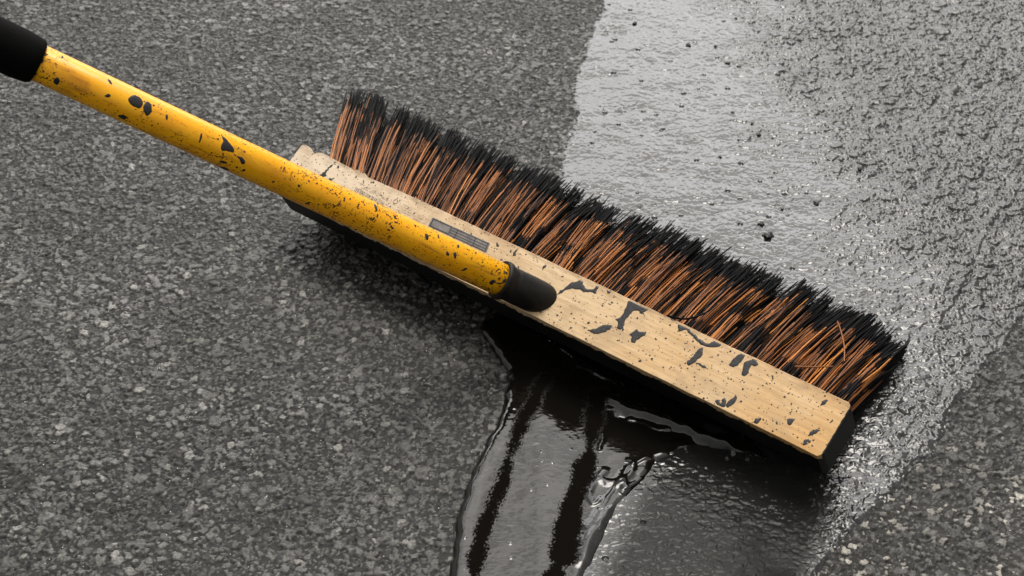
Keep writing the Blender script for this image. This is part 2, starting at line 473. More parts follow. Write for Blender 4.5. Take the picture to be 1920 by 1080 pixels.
def build_coat():
    x, y, q = grid_over(COAT, STEP, 0.012, None, 'c')
    z, sd, rough, low, pock = coat_height(x, y)
    me = mesh_np('sealer_coat', np.stack([x, y, z], 1), q, {'rough': rough, 'low': low, 'pock': pock})
    M = Mat('wet_sealer')
    co = M.coord()
    r = M.attr('rough')
    n = M.noise(co, 700, 4, 0.6); n2 = M.noise(M.coord((1, 2.2, 1)), 60, 4, 0.6)
    M.set(color=M.mix(r, (0.014, 0.0135, 0.013), (0.022, 0.0215, 0.021)), ior=1.6, spec=0.5,
          rough=M.math('SUBTRACT', M.math('ADD', M.math('ADD', 0.10, M.math('MULTIPLY', r, 0.16)), M.rngm(n2, 0.3, 0.7, -0.02, 0.05)), M.math('MULTIPLY', M.attr('low'), -0.06)))
    bp = M.bump(M.math('ADD', n, M.math('MULTIPLY', M.noise(M.coord((1, 1.25, 1)), 270, 5, 0.7), M.math('MULTIPLY', r, 2.2))), 0.08, 0.0006)
    M.l(M.math('ADD', 0.07, M.math('ADD', M.math('MULTIPLY', r, 0.05), M.math('MULTIPLY', M.attr('low'), 0.16))), bp.inputs['Strength'])
    M.l(M.math('SUBTRACT', 0.5, M.math('ADD', M.math('MULTIPLY', M.attr('low'), 0.42), M.math('MULTIPLY', r, 0.13))), M.b.inputs['Specular IOR Level'])
    o = link('sealer_coat', me, M.m)
    tag(o, 'fresh black sealer coat shining wet on the asphalt', kind='structure')
    return o

# ------------------------------------------------------------------ thick puddle of sealer in front of the broom
RIDGES = [  # points, width m, height m
    ([(1128, 742), (1165, 768), (1230, 788), (1290, 812), (1335, 832), (1400, 856)], 0.008, 0.0090),
    ([(1170, 788), (1230, 806), (1260, 812)], 0.004, 0.0016),
    ([(985, 625), (1030, 655), (1090, 690), (1180, 735)], 0.006, 0.0042),
    ([(1130, 815), (1128, 835), (1120, 850)], 0.003, 0.0022),
    ([(1200, 935), (1240, 905), (1290, 878), (1330, 868)], 0.003, 0.0020),
    ([(1095, 1000), (1120, 965), (1150, 925), (1165, 900)], 0.003, 0.0014),
    ([(1140, 880), (1125, 900), (1150, 910), (1180, 895), (1185, 870), (1165, 868)], 0.0035, 0.0022),
    ([(1175, 925), (1165, 905), (1180, 880), (1225, 855)], 0.004, 0.0026),
    ([(1165, 935), (1200, 905), (1245, 878)], 0.0035, 0.0022),
    ([(1120, 900), (1105, 925), (1110, 950), (1130, 935)], 0.004, 0.0018),
    ([(1085, 1075), (1100, 1020), (1125, 985), (1150, 950)], 0.006, 0.0016),
]
REFL_STREAKS = [([(1020, 715), (1013, 733), (969, 822), (942, 911), (909, 1000), (890, 1080), (880, 1120)], 0.0070, 0.0034), ([(1122, 745), (1113, 800), (1100, 867), (1075, 955), (1055, 1044), (1044, 1080), (1030, 1120)], 0.0080, 0.0075)]
def build_puddle():
    x, y, q = grid_over(PUD, 0.0008, 0.006, None, 'p')
    sd = sdf(x + 0.0016 * noise(x * 70, y * 70, 81), y + 0.002 * noise(x * 60, y * 60, 82), PUD)
    t = np.clip(sd / 0.0065, 0, 1)
    lipk = 1 - 0.5 * sstep(0.02, 0.06, x)
    z = 0.0055 * lipk * np.sqrt(np.clip(1 - (1 - t) ** 2, 0, 1)) - 0.006 * sstep(0.0003, -0.005, sd)
    z = z + 0.0009 * np.exp(-((sd - 0.008) / 0.005) ** 2)
    for pl, wd, amp in RIDGES:
        P = smooth_poly(at2(pl), 5, False)
        d, tt = pline(x + 0.0014 * noise(x * 110, y * 110, 83), y + 0.002 * noise(x * 90, y * 90, 84), P)
        z = z + 0.62 * amp * np.exp(-(d / (wd * (1.15 - 0.75 * tt))) ** 2) * sstep(0, 0.12, tt) * sstep(1, 0.85, tt)
    z = z + 0.00045 * fbm(x * 24, y * 20, 85, 3, 0.45) + 0.00007 * fbm(x * 130, y * 200, 86, 3, 0.6)
    # grains just breaking the skin
    p1, p2, idp = worley(x / 0.016, y / 0.016, 87)
    z = z + 0.0004 * sstep(0.10, 0.02, p1) * (idp > 0.7) * (1 - sstep(0.0, 0.02, y - (1.085 - 0.62 * (x - 0.02))))
    # dark reflection streaks put into the surface: gloss masked to a dull, grainy film
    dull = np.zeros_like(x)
    for pl, w0, w1 in REFL_STREAKS:
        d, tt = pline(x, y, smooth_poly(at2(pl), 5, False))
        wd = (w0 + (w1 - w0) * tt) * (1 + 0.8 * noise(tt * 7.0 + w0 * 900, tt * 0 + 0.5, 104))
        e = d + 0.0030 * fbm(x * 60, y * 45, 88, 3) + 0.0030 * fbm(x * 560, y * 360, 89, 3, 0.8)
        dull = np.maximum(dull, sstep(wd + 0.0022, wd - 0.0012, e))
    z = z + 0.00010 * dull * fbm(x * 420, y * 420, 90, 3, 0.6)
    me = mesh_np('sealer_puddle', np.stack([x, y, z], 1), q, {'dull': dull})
    M = Mat('liquid_sealer')
    n = M.noise(M.coord(), 500, 3, 0.55)
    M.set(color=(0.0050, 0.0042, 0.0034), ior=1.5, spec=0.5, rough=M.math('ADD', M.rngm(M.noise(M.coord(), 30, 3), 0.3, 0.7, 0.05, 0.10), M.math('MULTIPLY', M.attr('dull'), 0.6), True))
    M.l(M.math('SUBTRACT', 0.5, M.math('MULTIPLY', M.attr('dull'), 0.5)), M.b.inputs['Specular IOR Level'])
    M.bump(n, 0.05, 0.0004)
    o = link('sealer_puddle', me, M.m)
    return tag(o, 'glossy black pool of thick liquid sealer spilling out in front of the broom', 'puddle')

# ------------------------------------------------------------------ the broom
BL, BW, BT = 0.61, 0.0535, 0.040
yaw, tilt, roll = math.radians(-37.026), math.radians(27.915), math.radians(-1.292)
BO = np.array([0.02258, 1.19001, 0.07227])
A = np.array([math.cos(yaw) * math.cos(roll), math.sin(yaw) * math.cos(roll), math.sin(roll)])
sd_ = np.cross([0, 0, 1], A); sd_ /= np.linalg.norm(sd_)
up_ = np.cross(A, sd_)
Cc = sd_ * math.cos(tilt) + up_ * math.sin(tilt)
Nn = np.cross(A, Cc)

def loc(u, v, h=0.0): return BO + A * u + Cc * v + Nn * h
def on_face(px, py, h=0.0):
    d = ray(px, py)
    t = ((BO + Nn * h - CAM) @ Nn) / (d @ Nn)
    q = CAM + d * t - BO
    return q @ A, q @ Cc
def bl(u, v, h): return (u, v, h)

broom = bpy.data.objects.new('push_broom', None)
COL.objects.link(broom)
broom.location = (BO[0], BO[1], 0.0)
BASE = np.array([BO[0], BO[1], 0.0])
tag(broom, 'push broom with yellow pole, pale tar-spattered wooden head and long orange-brown bristles', 'broom')

def place(o, origin, ax, ay, az):
    """set an object's own axes (child of broom)"""
    from mathutils import Matrix
    M4 = Matrix(((ax[0], ay[0], az[0], origin[0] - BASE[0]), (ax[1], ay[1], az[1], origin[1] - BASE[1]), (ax[2], ay[2], az[2], origin[2] - BASE[2]), (0, 0, 0, 1)))
    o.matrix_local = M4

def wood_mat():
    M = Mat('spattered_wood')
    co = M.coord()
    tex = M.n("ShaderNodeTexCoord"); sep = M.n("ShaderNodeSeparateXYZ"); M.l(tex.outputs['Object'], sep.inputs[0])
    zz, yy, xx = sep.outputs['Z'], sep.outputs['Y'], sep.outputs['X']
    g1 = M.noise(M.coord((9, 260, 120)), 1.0, 5, 0.6, 0.6)
    g2 = M.noise(M.coord((40, 900, 400)), 1.0, 3, 0.6)
    lg = M.noise(co, 12, 3, 0.5)
    base = M.mix(M.rngm(g1, 0.3, 0.72), (0.74, 0.565, 0.35), (0.56, 0.375, 0.195))
    base = M.mix(M.rngm(g2, 0.53, 0.72, 0, 0.7), base, (0.36, 0.225, 0.11))
    # fresher, greyer wood at the left end; honey coloured towards the right end
    base = M.mix(M.rngm(xx, -0.05, -0.28, 0, 0.75), base, (0.76, 0.65, 0.51))
    base = M.mix(M.math('MULTIPLY', M.rngm(xx, 0.02, 0.27), M.rngm(lg, 0.35, 0.65, 0.25, 0.95)), base, M.mix(M.rngm(g1, 0.3, 0.7), (0.70, 0.42, 0.165), (0.50, 0.27, 0.085)))
    base = M.mix(M.rngm(M.noise(M.coord((1, 2.2, 1)), 34, 5, 0.65), 0.50, 0.72, 0, 0.5), base, (0.36, 0.24, 0.13))
    soak = M.math('ADD', yy, M.math('MULTIPLY', M.noise(M.coord((1, 1.6, 1)), 55, 5, 0.65), 0.030))
    base = M.mix(M.rngm(soak, 0.0365, 0.0465, 0, 0.8), base, (0.23, 0.135, 0.065))
    grime = M.rngm(M.noise(M.coord((1, 1.5, 1)), 16, 5, 0.7), 0.50, 0.68, 0, 0.55)
    base = M.mix(grime, base, (0.40, 0.27, 0.145))
    # fine specks of tar
    def specks(scale, r, keep):
        d = M.vor(co, scale); c = M.vor(co, scale, out='Color')
        return M.math('MULTIPLY', M.rngm(d, r, r * 0.7), M.rngm(c, keep, keep + 0.02))
    wob = M.noise(co, 260, 3)
    sp = M.math('MAXIMUM', specks(260, 0.24, 0.66), specks(480, 0.32, 0.70))
    sp = M.math('MAXIMUM', sp, specks(130, 0.15, 0.62))
    sp = M.math('MULTIPLY', sp, M.rngm(M.noise(co, 22, 2), 0.38, 0.5))
    # tar from dipping: everything below a ragged line on the sides
    rag = M.math('ADD', M.math('MULTIPLY', M.noise(M.coord((1, 1, 0.5)), 65, 6, 0.72), 0.030), -0.0225)
    tar = M.rngm(M.math('SUBTRACT', rag, zz), 0.0, 0.0006)
    endt = M.rngm(M.math('SUBTRACT', xx, M.math('ADD', BL / 2 - 0.0025, M.math('MULTIPLY', wob, 0.0016))), 0.0, 0.0004)
    tar = M.math('MAXIMUM', tar, endt)
    tar = M.math('MAXIMUM', tar, sp)
    M.set(color=M.mix(tar, base, (0.007, 0.007, 0.007)), rough=M.mix(tar, (0.55,) * 3, (0.48,) * 3), spec=M.mix(tar, (0.4,) * 3, (0.2,) * 3))
    M.bump(M.math('ADD', M.math('MULTIPLY', g2, 0.6), M.math('MULTIPLY', tar, 0.7)), 0.35, 0.0006)
    return M.m

def tar_mat():
    M = Mat('dried_sealer')
    co = M.coord()
    n = M.noise(co, 600, 4, 0.6)
    M.set(color=M.mix(M.rngm(n, 0.3, 0.7), (0.005, 0.005, 0.0052), (0.017, 0.017, 0.018)), rough=0.5, spec=0.5)
    M.bump(n, 0.5, 0.0005)
    return M.m

SPLATS = []
def zz(scale, ox, oy, pts): SPLATS.append([(ox + a / scale, oy + b / scale) for a, b in pts])
z3 = (4, 900, 380)
zz(*z3, [(575, 690), (600, 660), (640, 632), (690, 598), (735, 582), (772, 590), (775, 618), (800, 640), (850, 650), (868, 622), (897, 622), (885, 655), (868, 686), (828, 676), (778, 676), (735, 652), (690, 650), (645, 655), (605, 690)])
zz(*z3, [(1108, 735), (1180, 742), (1272, 785), (1238, 820), (1210, 836), (1180, 815), (1150, 818), (1128, 842), (1090, 890), (1078, 935), (1050, 958), (1020, 940), (1032, 900), (1010, 875), (1050, 860), (1082, 810), (1104, 770)])
zz(*z3, [(800, 955), (850, 948), (900, 925), (960, 910), (988, 925), (962, 960), (900, 985), (860, 988), (830, 970)])
zz(*z3, [(1118, 990), (1170, 953), (1195, 960), (1220, 965), (1254, 963), (1236, 997), (1190, 1025), (1160, 1057), (1130, 1042), (1136, 1010)])
zz(*z3, [(1488, 895), (1545, 915), (1560, 940), (1600, 975), (1660, 1030), (1720, 1050), (1790, 1020), (1830, 1040), (1800, 1085), (1700, 1085), (1640, 1050), (1570, 985), (1545, 955), (1500, 975), (1482, 950)])
zz(*z3, [(245, 395), (255, 362), (287, 338), (276, 380), (258, 403)])
zz(*z3, [(944, 638), (992, 664), (958, 690)])
zz(*z3, [(115, 305), (140, 300), (152, 320), (130, 335)]); zz(*z3, [(462, 495), (478, 470), (500, 462), (488, 490), (470, 505)])
z4 = (2.4, 1280, 500)
zz(*z4, [(96, 360), (88, 395), (60, 430), (25, 446), (22, 425), (50, 400), (64, 376)])
zz(*z4, [(268, 384), (284, 398), (262, 430), (248, 448), (220, 452), (212, 430), (238, 405)])
zz(*z4, [(275, 430), (300, 420), (322, 414), (346, 440), (328, 452), (308, 445), (296, 480), (270, 493), (267, 465)])
zz(*z4, [(240, 568), (246, 600), (218, 630), (196, 636), (195, 615), (226, 590)])
zz(*z4, [(145, 600), (166, 600), (170, 610), (178, 594), (196, 594), (190, 630), (160, 630)])
zz(*z4, [(563, 757), (580, 735), (600, 729), (622, 734), (600, 753), (572, 765)])
zz(*z4, [(470, 688), (490, 684), (508, 688), (490, 712), (474, 713)])
zz(*z4, [(613, 628), (628, 604), (651, 596), (650, 612), (622, 631)])
zz(*z4, [(318, 692), (340, 678), (357, 680), (342, 706), (320, 712)])
zz(*z4, [(538, 795), (552, 778), (567, 780), (556, 800), (544, 804)])
zz(*z4, [(56, 428), (90, 440), (114, 455), (108, 462), (80, 448)])
zz(*z4, [(705, 665), (718, 650), (728, 654), (716, 670)])
zz(*z4, [(658, 705), (678, 678), (680, 688), (664, 708)])
z6 = (6, 490, 240)
zz(*z6, [(655, 528), (690, 498), (715, 480), (740, 450), (775, 420), (805, 392), (848, 346), (856, 372), (800, 425), (760, 462), (738, 500), (736, 535), (715, 557), (680, 547)])
zz(*z6, [(845, 430), (862, 415), (880, 425), (880, 448), (860, 458)]); zz(*z6, [(750, 575), (775, 555), (802, 565), (795, 590), (765, 590)])
zz(*z6, [(1048, 562), (1075, 535), (1085, 545), (1060, 570)])

def add_splat(bm, uv, put, h, grid=0.0011, edge=0.0011):
    """low relief blob: uv outline in surface coordinates, put(u, v, height) gives the point"""
    from mathutils.geometry import delaunay_2d_cdt
    uv = np.asarray(uv, float)
    x0, y0 = uv.min(0); x1, y1 = uv.max(0)
    gx, gy = np.meshgrid(np.arange(x0, x1, grid), np.arange(y0, y1, grid))
    gx, gy = gx.ravel(), gy.ravel()
    dd = sdf(gx, gy, uv) if len(gx) else np.zeros(0)
    ins = dd > grid * 0.35
    pts = [Vector(p) for p in uv] + [Vector((a, b)) for a, b in zip(gx[ins], gy[ins])]
    r = delaunay_2d_cdt(pts, [], [list(range(len(uv)))], 1, 1e-7)
    vs, fs = r[0], r[2]
    P = np.array([[p.x, p.y] for p in vs])
    dist = np.maximum(sdf(P[:, 0], P[:, 1], uv), 0)
    hh = h * np.sqrt(np.clip(dist / edge, 0, 1)) * (1 + 0.35 * noise(P[:, 0] * 420, P[:, 1] * 420, 9)) - 0.00012 * (dist < 1e-6)
    bv = [bm.verts.new(put(p[0], p[1], q)) for p, q in zip(P, hh)]
    for f in fs:
        try: g = bm.faces.new([bv[i] for i in f])
        except ValueError: continue
        g.material_index = 1; g.smooth = True

def build_head():
    # outline of the top face in (u,v): chipped at the far left corner
    hw, hl = BW / 2, BL / 2
    far = [tuple(on_face(*p)) for p in ((565, 272.5), (568, 271.3), (573, 271.8), (578, 274), (583, 278), (586.5, 283), (586.5, 287), (583.5, 292), (588, 288.6), (594, 286.3), (600, 285.8), (607, 288),
                                        (620, 295), (634, 302.5), (648, 310), (661, 317), (663.5, 320.5), (668, 317.5), (677, 322), (679.5, 325.5), (684, 324))]
    far += [(u, hw - 0.0018 * (1 - k)) for k, u in zip(np.linspace(0.2, 1, 6), np.linspace(-hl + 0.085, -hl + 0.15, 6))]
    us = np.linspace(-hl + 0.16, hl - 0.004, 26)
    far += [(u, hw + 0.0004 * noise(np.array([u * 40]), np.array([0.3]), 3)[0]) for u in us]
    near = [(u, -hw + 0.0005 * noise(np.array([u * 40]), np.array([5.3]), 4)[0]) for u in np.linspace(hl - 0.004, -hl + 0.004, 30)]
    out = far + [(hl, hw - 0.004), (hl, -hw + 0.004)] + near + [(-hl, -hw + 0.004), tuple(on_face(545, 299))]
    bm = bmesh.new()
    v = [bm.verts.new((a, b, 0)) for a, b in out]
    top = bm.faces.new(v)
    if top.normal.z < 0: bmesh.ops.reverse_faces(bm, faces=[top])
    r = bmesh.ops.extrude_face_region(bm, geom=[top])
    ev = [e for e in r['geom'] if isinstance(e, bmesh.types.BMVert)]
    bmesh.ops.translate(bm, verts=ev, vec=(0, 0, -BT))
    bmesh.ops.recalc_face_normals(bm, faces=bm.faces[:])
    es = [e for e in bm.edges if len(e.link_faces) == 2 and e.calc_face_angle() > 0.6]
    bmesh.ops.bevel(bm, geom=es, offset=0.0012, segments=3, profile=0.6, affect='EDGES', clamp_overlap=True)
    for f in bm.faces: f.smooth = False
    # spatter
    put = lambda u, v, h: (u, v, h)
    r2 = random.Random(5)
    for sp in SPLATS:
        uv = smooth_poly([on_face(*p) for p in sp], 3)
        uv = uv + np.array([[r2.uniform(-1, 1), r2.uniform(-1, 1)] for _ in uv]) * 0.0007
        uv[:, 1] = np.clip(uv[:, 1], -hw + 0.0012, hw - 0.0014)
        add_splat(bm, uv, put, 0.00030, 0.0011, 0.0005)
    for k in range(380):
        u, vv = r2.uniform(-hl + .01, hl - .008), r2.uniform(-hw + .003, hw - .004)
        if u < -hl + .06: vv = min(vv, hw - .018)
        a = abs(r2.gauss(0, 0.0006)) + 0.0003
        b = a * r2.uniform(0.5, 1.0); ang = r2.uniform(0, 3.2)
        th = np.linspace(0, 2 * math.pi, 10)[:-1]
        rr = np.array([r2.uniform(.75, 1.2) for _ in th])
        ex, ey = a * rr * np.cos(th), b * rr * np.sin(th)
        add_splat(bm, np.column_stack([u + ex * math.cos(ang) - ey * math.sin(ang), vv + ex * math.sin(ang) + ey * math.cos(ang)]), put, 0.00025, 0.0006, 0.0005)
    for f in bm.faces:
        if f.material_index == 1 and f.normal.z < 0: f.normal_flip()
    me = bpy.data.meshes.new('head_block')
    bm.to_mesh(me); bm.free()
    o = link('head_block', me, [wood_mat(), TAR], broom)
    place(o, loc(0, 0, 0), A, Cc, Nn)
    o['label'] = 'pale wooden block spattered with black sealer, sides coated black'
    # printing on the wood: too small to read in the photograph, kept as marks
    def flat(name, quads, m, h):
        bm = bmesh.new()
        for qd in quads:
            fv = [bm.verts.new((a, b, h)) for a, b in qd]
            f = bm.faces.new(fv)
            f.normal_update()
            if f.normal.z < 0: f.normal_flip()
        me = bpy.data.meshes.new(name); bm.to_mesh(me); bm.free()
        return link(name, me, m, o)
    P = lambda x, y: on_face(x, y)
    Mi = Mat('faded_print')
    Mi.set(color=Mi.mix(Mi.rngm(Mi.noise(Mi.coord(), 700, 3), 0.4, 0.6), (0.16, 0.13, 0.10), (0.42, 0.33, 0.22)), rough=0.6)
    Ml = Mat('grey_label')
    nn = Ml.noise(Ml.coord(), 90, 4, 0.6)
    lab = Ml.mix(Ml.rngm(nn, 0.3, 0.7), (0.085, 0.088, 0.10), (0.26, 0.23, 0.20))
    Ml.set(color=lab, rough=0.42)
    Md = Mat('dark_print'); Md.set(color=(0.022, 0.022, 0.026), rough=0.5)
    c0, c1, c2, c3 = [np.array(P(*q)) for q in ((811, 408), (919, 456), (912, 474), (803, 424))]
    cell = lambda s0, s1, t0, t1: [tuple((c0 + (c1 - c0) * s) * (1 - t) + (c3 + (c2 - c3) * s) * t) for s, t in ((s0, t0), (s1, t0), (s1, t1), (s0, t1))]
    lb = flat('printed_label', [cell(0, 1, 0, 1)], Ml.m, 0.0003)
    rows = [cell(a, a + 0.012, 0.05, 0.95) for a in (0.02, 0.34, 0.45, 0.76, 0.97)] + [cell(0.36, 0.98, t, t + 0.07) for t in (0.1, 0.38, 0.66, 0.9)] + [cell(0.02, 0.34, t, t + 0.10) for t in (0.05, 0.85)]
    g = flat('printed_grid', rows, Md.m, 0.0005)
    r3 = random.Random(9)
    dashes = []
    def line(x0, y0, x1, y1, hgt, fill=0.7):
        a, b = np.array(P(x0, y0)), np.array(P(x1, y1)); d = b - a; ln = np.linalg.norm(d); d /= ln
        nrm = np.array([-d[1], d[0]])
        s = 0
        while s < ln:
            wd = r3.uniform(0.0006, 0.0022)
            if r3.random() < fill:
                q0, q1 = a + d * s, a + d * min(s + wd, ln)
                hh = hgt * r3.uniform(.6, 1)
                dashes.append([tuple(q0), tuple(q1), tuple(q1 + nrm * hh), tuple(q0 + nrm * hh)])
            s += wd + r3.uniform(0.0003, 0.0008)
    for k in range(3):
        line(672 + k * 3, 342 + k * 5, 722 + k * 5, 370 + k * 5, 0.0007)
    for k in range(4):
        line(750 - k * 2, 381 + k * 4, 776 - k * 2, 393 + k * 4, 0.0007)
    for k in range(4):
        line(770 - k * 2, 398 + k * 3.6, 808 - k * 3, 415 + k * 3.6, 0.0005, 0.55)
    flat('printed_text', dashes, Mi.m, 0.0003)
    bars = []
    s = 0.0
    b0, b1, bh = np.array(P(668, 351)), np.array(P(722, 380)), np.array(P(662, 361)) - np.array(P(668, 351))
    while s < 1:
        wd = r3.uniform(0.010, 0.035)
        bars.append([tuple(b0 + (b1 - b0) * s), tuple(b0 + (b1 - b0) * (s + wd)), tuple(b0 + (b1 - b0) * (s + wd) + bh), tuple(b0 + (b1 - b0) * s + bh)])
        s += wd + r3.uniform(0.012, 0.035)
    flat('printed_barcode', bars, Mi.m, 0.0003)
    cc = np.array(P(742, 378)); ringq = []
    for i in range(16):
        a0, a1 = i * math.pi / 8, (i + 1) * math.pi / 8
        e = lambda a, r: tuple(cc + r * np.array([math.cos(a), math.sin(a)]))
        ringq.append([e(a0, .0019), e(a1, .0019), e(a1, .0026), e(a0, .0026)])
    flat('printed_ring', ringq, Mi.m, 0.0003)
    return o

# ---- bristles
TIPS_PX = [(650, 178), (690, 180), (733, 203), (800, 232), (863, 259), (917, 284), (1000, 326), (1047, 345), (1113, 378), (1147, 396), (1220, 426), (1285, 450), (1370, 490), (1438, 520), (1530, 552), (1580, 585), (1634, 603), (1672, 632), (1698, 662)]
_t = np.array([at(x, y, 0.006) for x, y in TIPS_PX])
_s = np.concatenate([[0], np.cumsum(np.hypot(*(np.diff(np.array(TIPS_PX, float), axis=0).T)))]); _s /= _s[-1]
def tip_at(f):
    f = min(max(f, -0.03), 1.03)
    return np.array([np.interp(f, _s, _t[:, i]) for i in range(3)])

def bristle_mat():
    M = Mat('palm_fibre')
    co = M.coord()
    rnd, tar, al = M.attr('rnd'), M.attr('tar'), M.attr('along')
    n = M.noise(co, 300, 3)
    f = M.mix(rnd, (0.045, 0.013, 0.004), (0.46, 0.150, 0.022))
    f = M.mix(M.rngm(rnd, 0.86, 0.97, 0, 0.7), f, (0.62, 0.26, 0.055))
    f = M.mix(M.rngm(rnd, 0.12, 0.02, 0, 0.8), f, (0.07, 0.028, 0.014))
    tarm = M.rngm(M.math('ADD', tar, M.rngm(n, 0.2, 0.8, -0.25, 0.25)), 0.40, 0.60)
    M.set(color=M.mix(tarm, f, (0.004, 0.004, 0.0045)), rough=M.mix(tarm, (0.42,) * 3, (0.62,) * 3), spec=M.mix(tarm, (0.28,) * 3, (0.06,) * 3))
    M.bump(n, 0.3, 0.0004)
    return M.m

NSEG, NSID = 7, 5
def strands_mesh(name, strands):
    """strands: list of (points (k,3), radius, rnd, tar (k,))"""
    V, Fq, ar, at_, aa = [], [], [], [], []
    base = 0
    ring = np.array([(math.cos(a), math.sin(a)) for a in np.arange(NSID) * 2 * math.pi / NSID])
    for pts, rad, rn, tr in strands:
        k = len(pts)
        tg = np.gradient(pts, axis=0); tg /= np.linalg.norm(tg, axis=1)[:, None] + 1e-9
        s = np.cross(tg, [0.3, 0.2, 0.93]); s /= np.linalg.norm(s, axis=1)[:, None] + 1e-9
        b = np.cross(tg, s)
        tt = np.linspace(0, 1, k)
        r = rad * (1 - 0.12 * tt) * (1 + 0.40 * tr)
        r[-1] *= 0.7
        P = pts[:, None, :] + r[:, None, None] * (ring[None, :, 0, None] * s[:, None] + ring[None, :, 1, None] * b[:, None])
        V.append(P.reshape(-1, 3))
        i = np.arange(k - 1)[:, None] * NSID + base; j = np.arange(NSID)[None]
        j2 = (j + 1) % NSID
        Fq.append(np.stack([i + j, i + j2, i + NSID + j2, i + NSID + j], -1).reshape(-1, 4))
        c = base + (k - 1) * NSID
        Fq.append(np.array([[c, c + 1, c + 2, c + 3], [c, c + 3, c + 4, c + 4 - 0]])[:1])
        ar.append(np.full(k * NSID, rn)); at_.append(np.repeat(tr, NSID)); aa.append(np.repeat(tt, NSID))
        base += k * NSID
    return mesh_np(name, np.vstack(V) - BASE, np.vstack(Fq), {'rnd': np.concatenate(ar), 'tar': np.concatenate(at_), 'along': np.concatenate(aa)})

def build_bristles():
    M = bristle_mat()
    rb = np.random.default_rng(21)
    hl, hw = BL / 2, BW / 2
    kinds = [(hw - 0.0075, 36, 58, 'far'), (hw - 0.019, 35, 48, 'mid'), (-hw + 0.010, 27, 26, 'near')]
    total = 0
    for v0, count, ns, kind in kinds:
        for i in range(count):
            f = (i + 0.5) / count + (0.5 / count if kind == 'mid' else 0)
            f += rb.normal(0, 0.003)
            if kind != 'near' and abs(f - 0.466) < 0.0135: continue          # the worn gap in the middle
            u = -hl + 0.0165 + f * (BL - 0.0345)
            root = loc(u, v0, -BT + 0.004)
            ft = f
            if kind != 'near':
                if 0.39 < f < 0.466: ft = f + 0.020 * (f - 0.39) / 0.076
                if 0.466 < f < 0.53: ft = f - 0.012 * (0.53 - f) / 0.064
            ft += rb.normal(0, 0.0035)
            sub = [(rb.normal(0, 0.0050), rb.normal(0, 0.0024)) for _ in range(5)]
            tuft_tar = noise(np.array([f * 23.0]), np.array([1.7]), 5)[0]
            st = []
            for k in range(ns):
                ra, rr = rb.uniform(0, 2 * math.pi), 0.0066 * math.sqrt(rb.uniform())
                r0 = root + A * rr * math.cos(ra) * 1.25 + Cc * rr * math.sin(ra) * 0.8
                cx, cy = sub[k % 5]
                if kind == 'near':
                    tip = r0 + sd_ * rb.normal(0.034, 0.006) + A * rb.normal(0, 0.010)
                    tip[2] = rb.uniform(0.001, 0.006)
                    mid = (r0 + tip) / 2 - sd_ * 0.003
                    ln = np.linalg.norm(tip - r0)
                else:
                    tip = tip_at(ft + (0.62 * cx + 1.15 * rr * math.cos(ra) + rb.normal(0, 0.0034)) / 0.62)
                    back = 0.0 if kind == 'far' else 0.022
                    out = tip - r0; out[2] = 0; out /= np.linalg.norm(out)
                    tip = tip + out * (0.6 * cy + rb.normal(-0.001, 0.0026) - back - (rb.exponential(0.012) if rb.uniform() < 0.3 else 0))
                    if kind == 'far' and rb.uniform() < 0.10: tip = tip - out * rb.uniform(0.01, 0.05)
                    tip[2] = max(0.002, 0.010 + 0.004 * rb.normal()) if kind == 'far' else 0.006
                    lift = 0.008 + 0.008 * (math.sin(ra) * rr / 0.0066)
                    mid = r0 * 0.52 + tip * 0.48 + np.array([0, 0, lift]) + A * rb.normal(0, 0.0013)
                tt = np.linspace(0, 1, NSEG)[:, None]
                pts = (1 - tt) ** 2 * r0 + 2 * tt * (1 - tt) * mid + tt ** 2 * tip
                pts[1:-1] += rb.normal(0, 0.00025, (NSEG - 2, 3))
                t1 = tt[:, 0]
                start = 0.70 + 0.05 * tuft_tar + rb.normal(0, 0.065)
                tar = sstep(start - 0.05, start + 0.05, t1)
                # patches where sealer ran up the fibres
                pn = noise(np.full(NSEG, (f * 30 + rb.normal(0, 0.38))), t1 * 2.6 + f * 7, 15)
                tar = np.maximum(tar, sstep(0.18, 0.36, pn - 0.08))
                q = rb.uniform()
                if kind == 'near' or q < 0.19: tar = np.ones(NSEG)
                if kind == 'mid': tar = np.maximum(tar, 1.0 * (rb.uniform() < 0.35))
                rn = float(np.clip(rb.beta(1.1, 1.3), 0, 1))
                st.append((pts, rb.uniform(0.00040, 0.00074), rn, tar))
            if f > 0.965 and kind == 'far':      # stiff splayed fibres at the right end
                for k in range(7):
                    r0 = root + A * rb.uniform(-.002, .006)
                    e = at(rb.uniform(1660, 1702), rb.uniform(636, 690), 0.010)
                    tt = np.linspace(0, 1, NSEG)[:, None]
                    mid = (r0 + e) / 2 + np.array([0, 0, .008])
                    pts = (1 - tt) ** 2 * r0 + 2 * tt * (1 - tt) * mid + tt ** 2 * e
                    st.append((pts, 0.0007, rb.uniform(0.0, 0.5), sstep(0.3, 0.5, tt[:, 0] + rb.uniform(-.2, .4))))
            o = link('bristle_tuft', strands_mesh('bristle_tuft', st), M, broom)
            total += 1
    # two bent single fibres standing proud of the rest
    for px, rn in (([(1583, 678), (1583, 650), (1577, 622), (1570, 602)], 0.45), ([(1250, 592), (1285, 598), (1320, 588), (1345, 570)], 0.0)):
        P = np.array([at(x, y, 0.062 - 0.006 * i) for i, (x, y) in enumerate(px)])
        P = smooth_poly(P, 4, False)
        tr = np.full(len(P), 1.0 if rn == 0 else 0.15)
        link('bent_bristle', strands_mesh('bent_bristle', [(P, 0.0007, rn, tr)]), M, broom)
    print('tufts', total)
    P = np.array([at(1490, 687, 0.064), at(1526, 688, 0.063), at(1562, 687, 0.060)])
    P = smooth_poly(P, 5, False)
    o = link('loose_bristle', strands_mesh('loose_bristle', [(P, 0.00065, 0.5, np.full(len(P), 0.3))]), M)
    o.location = BASE
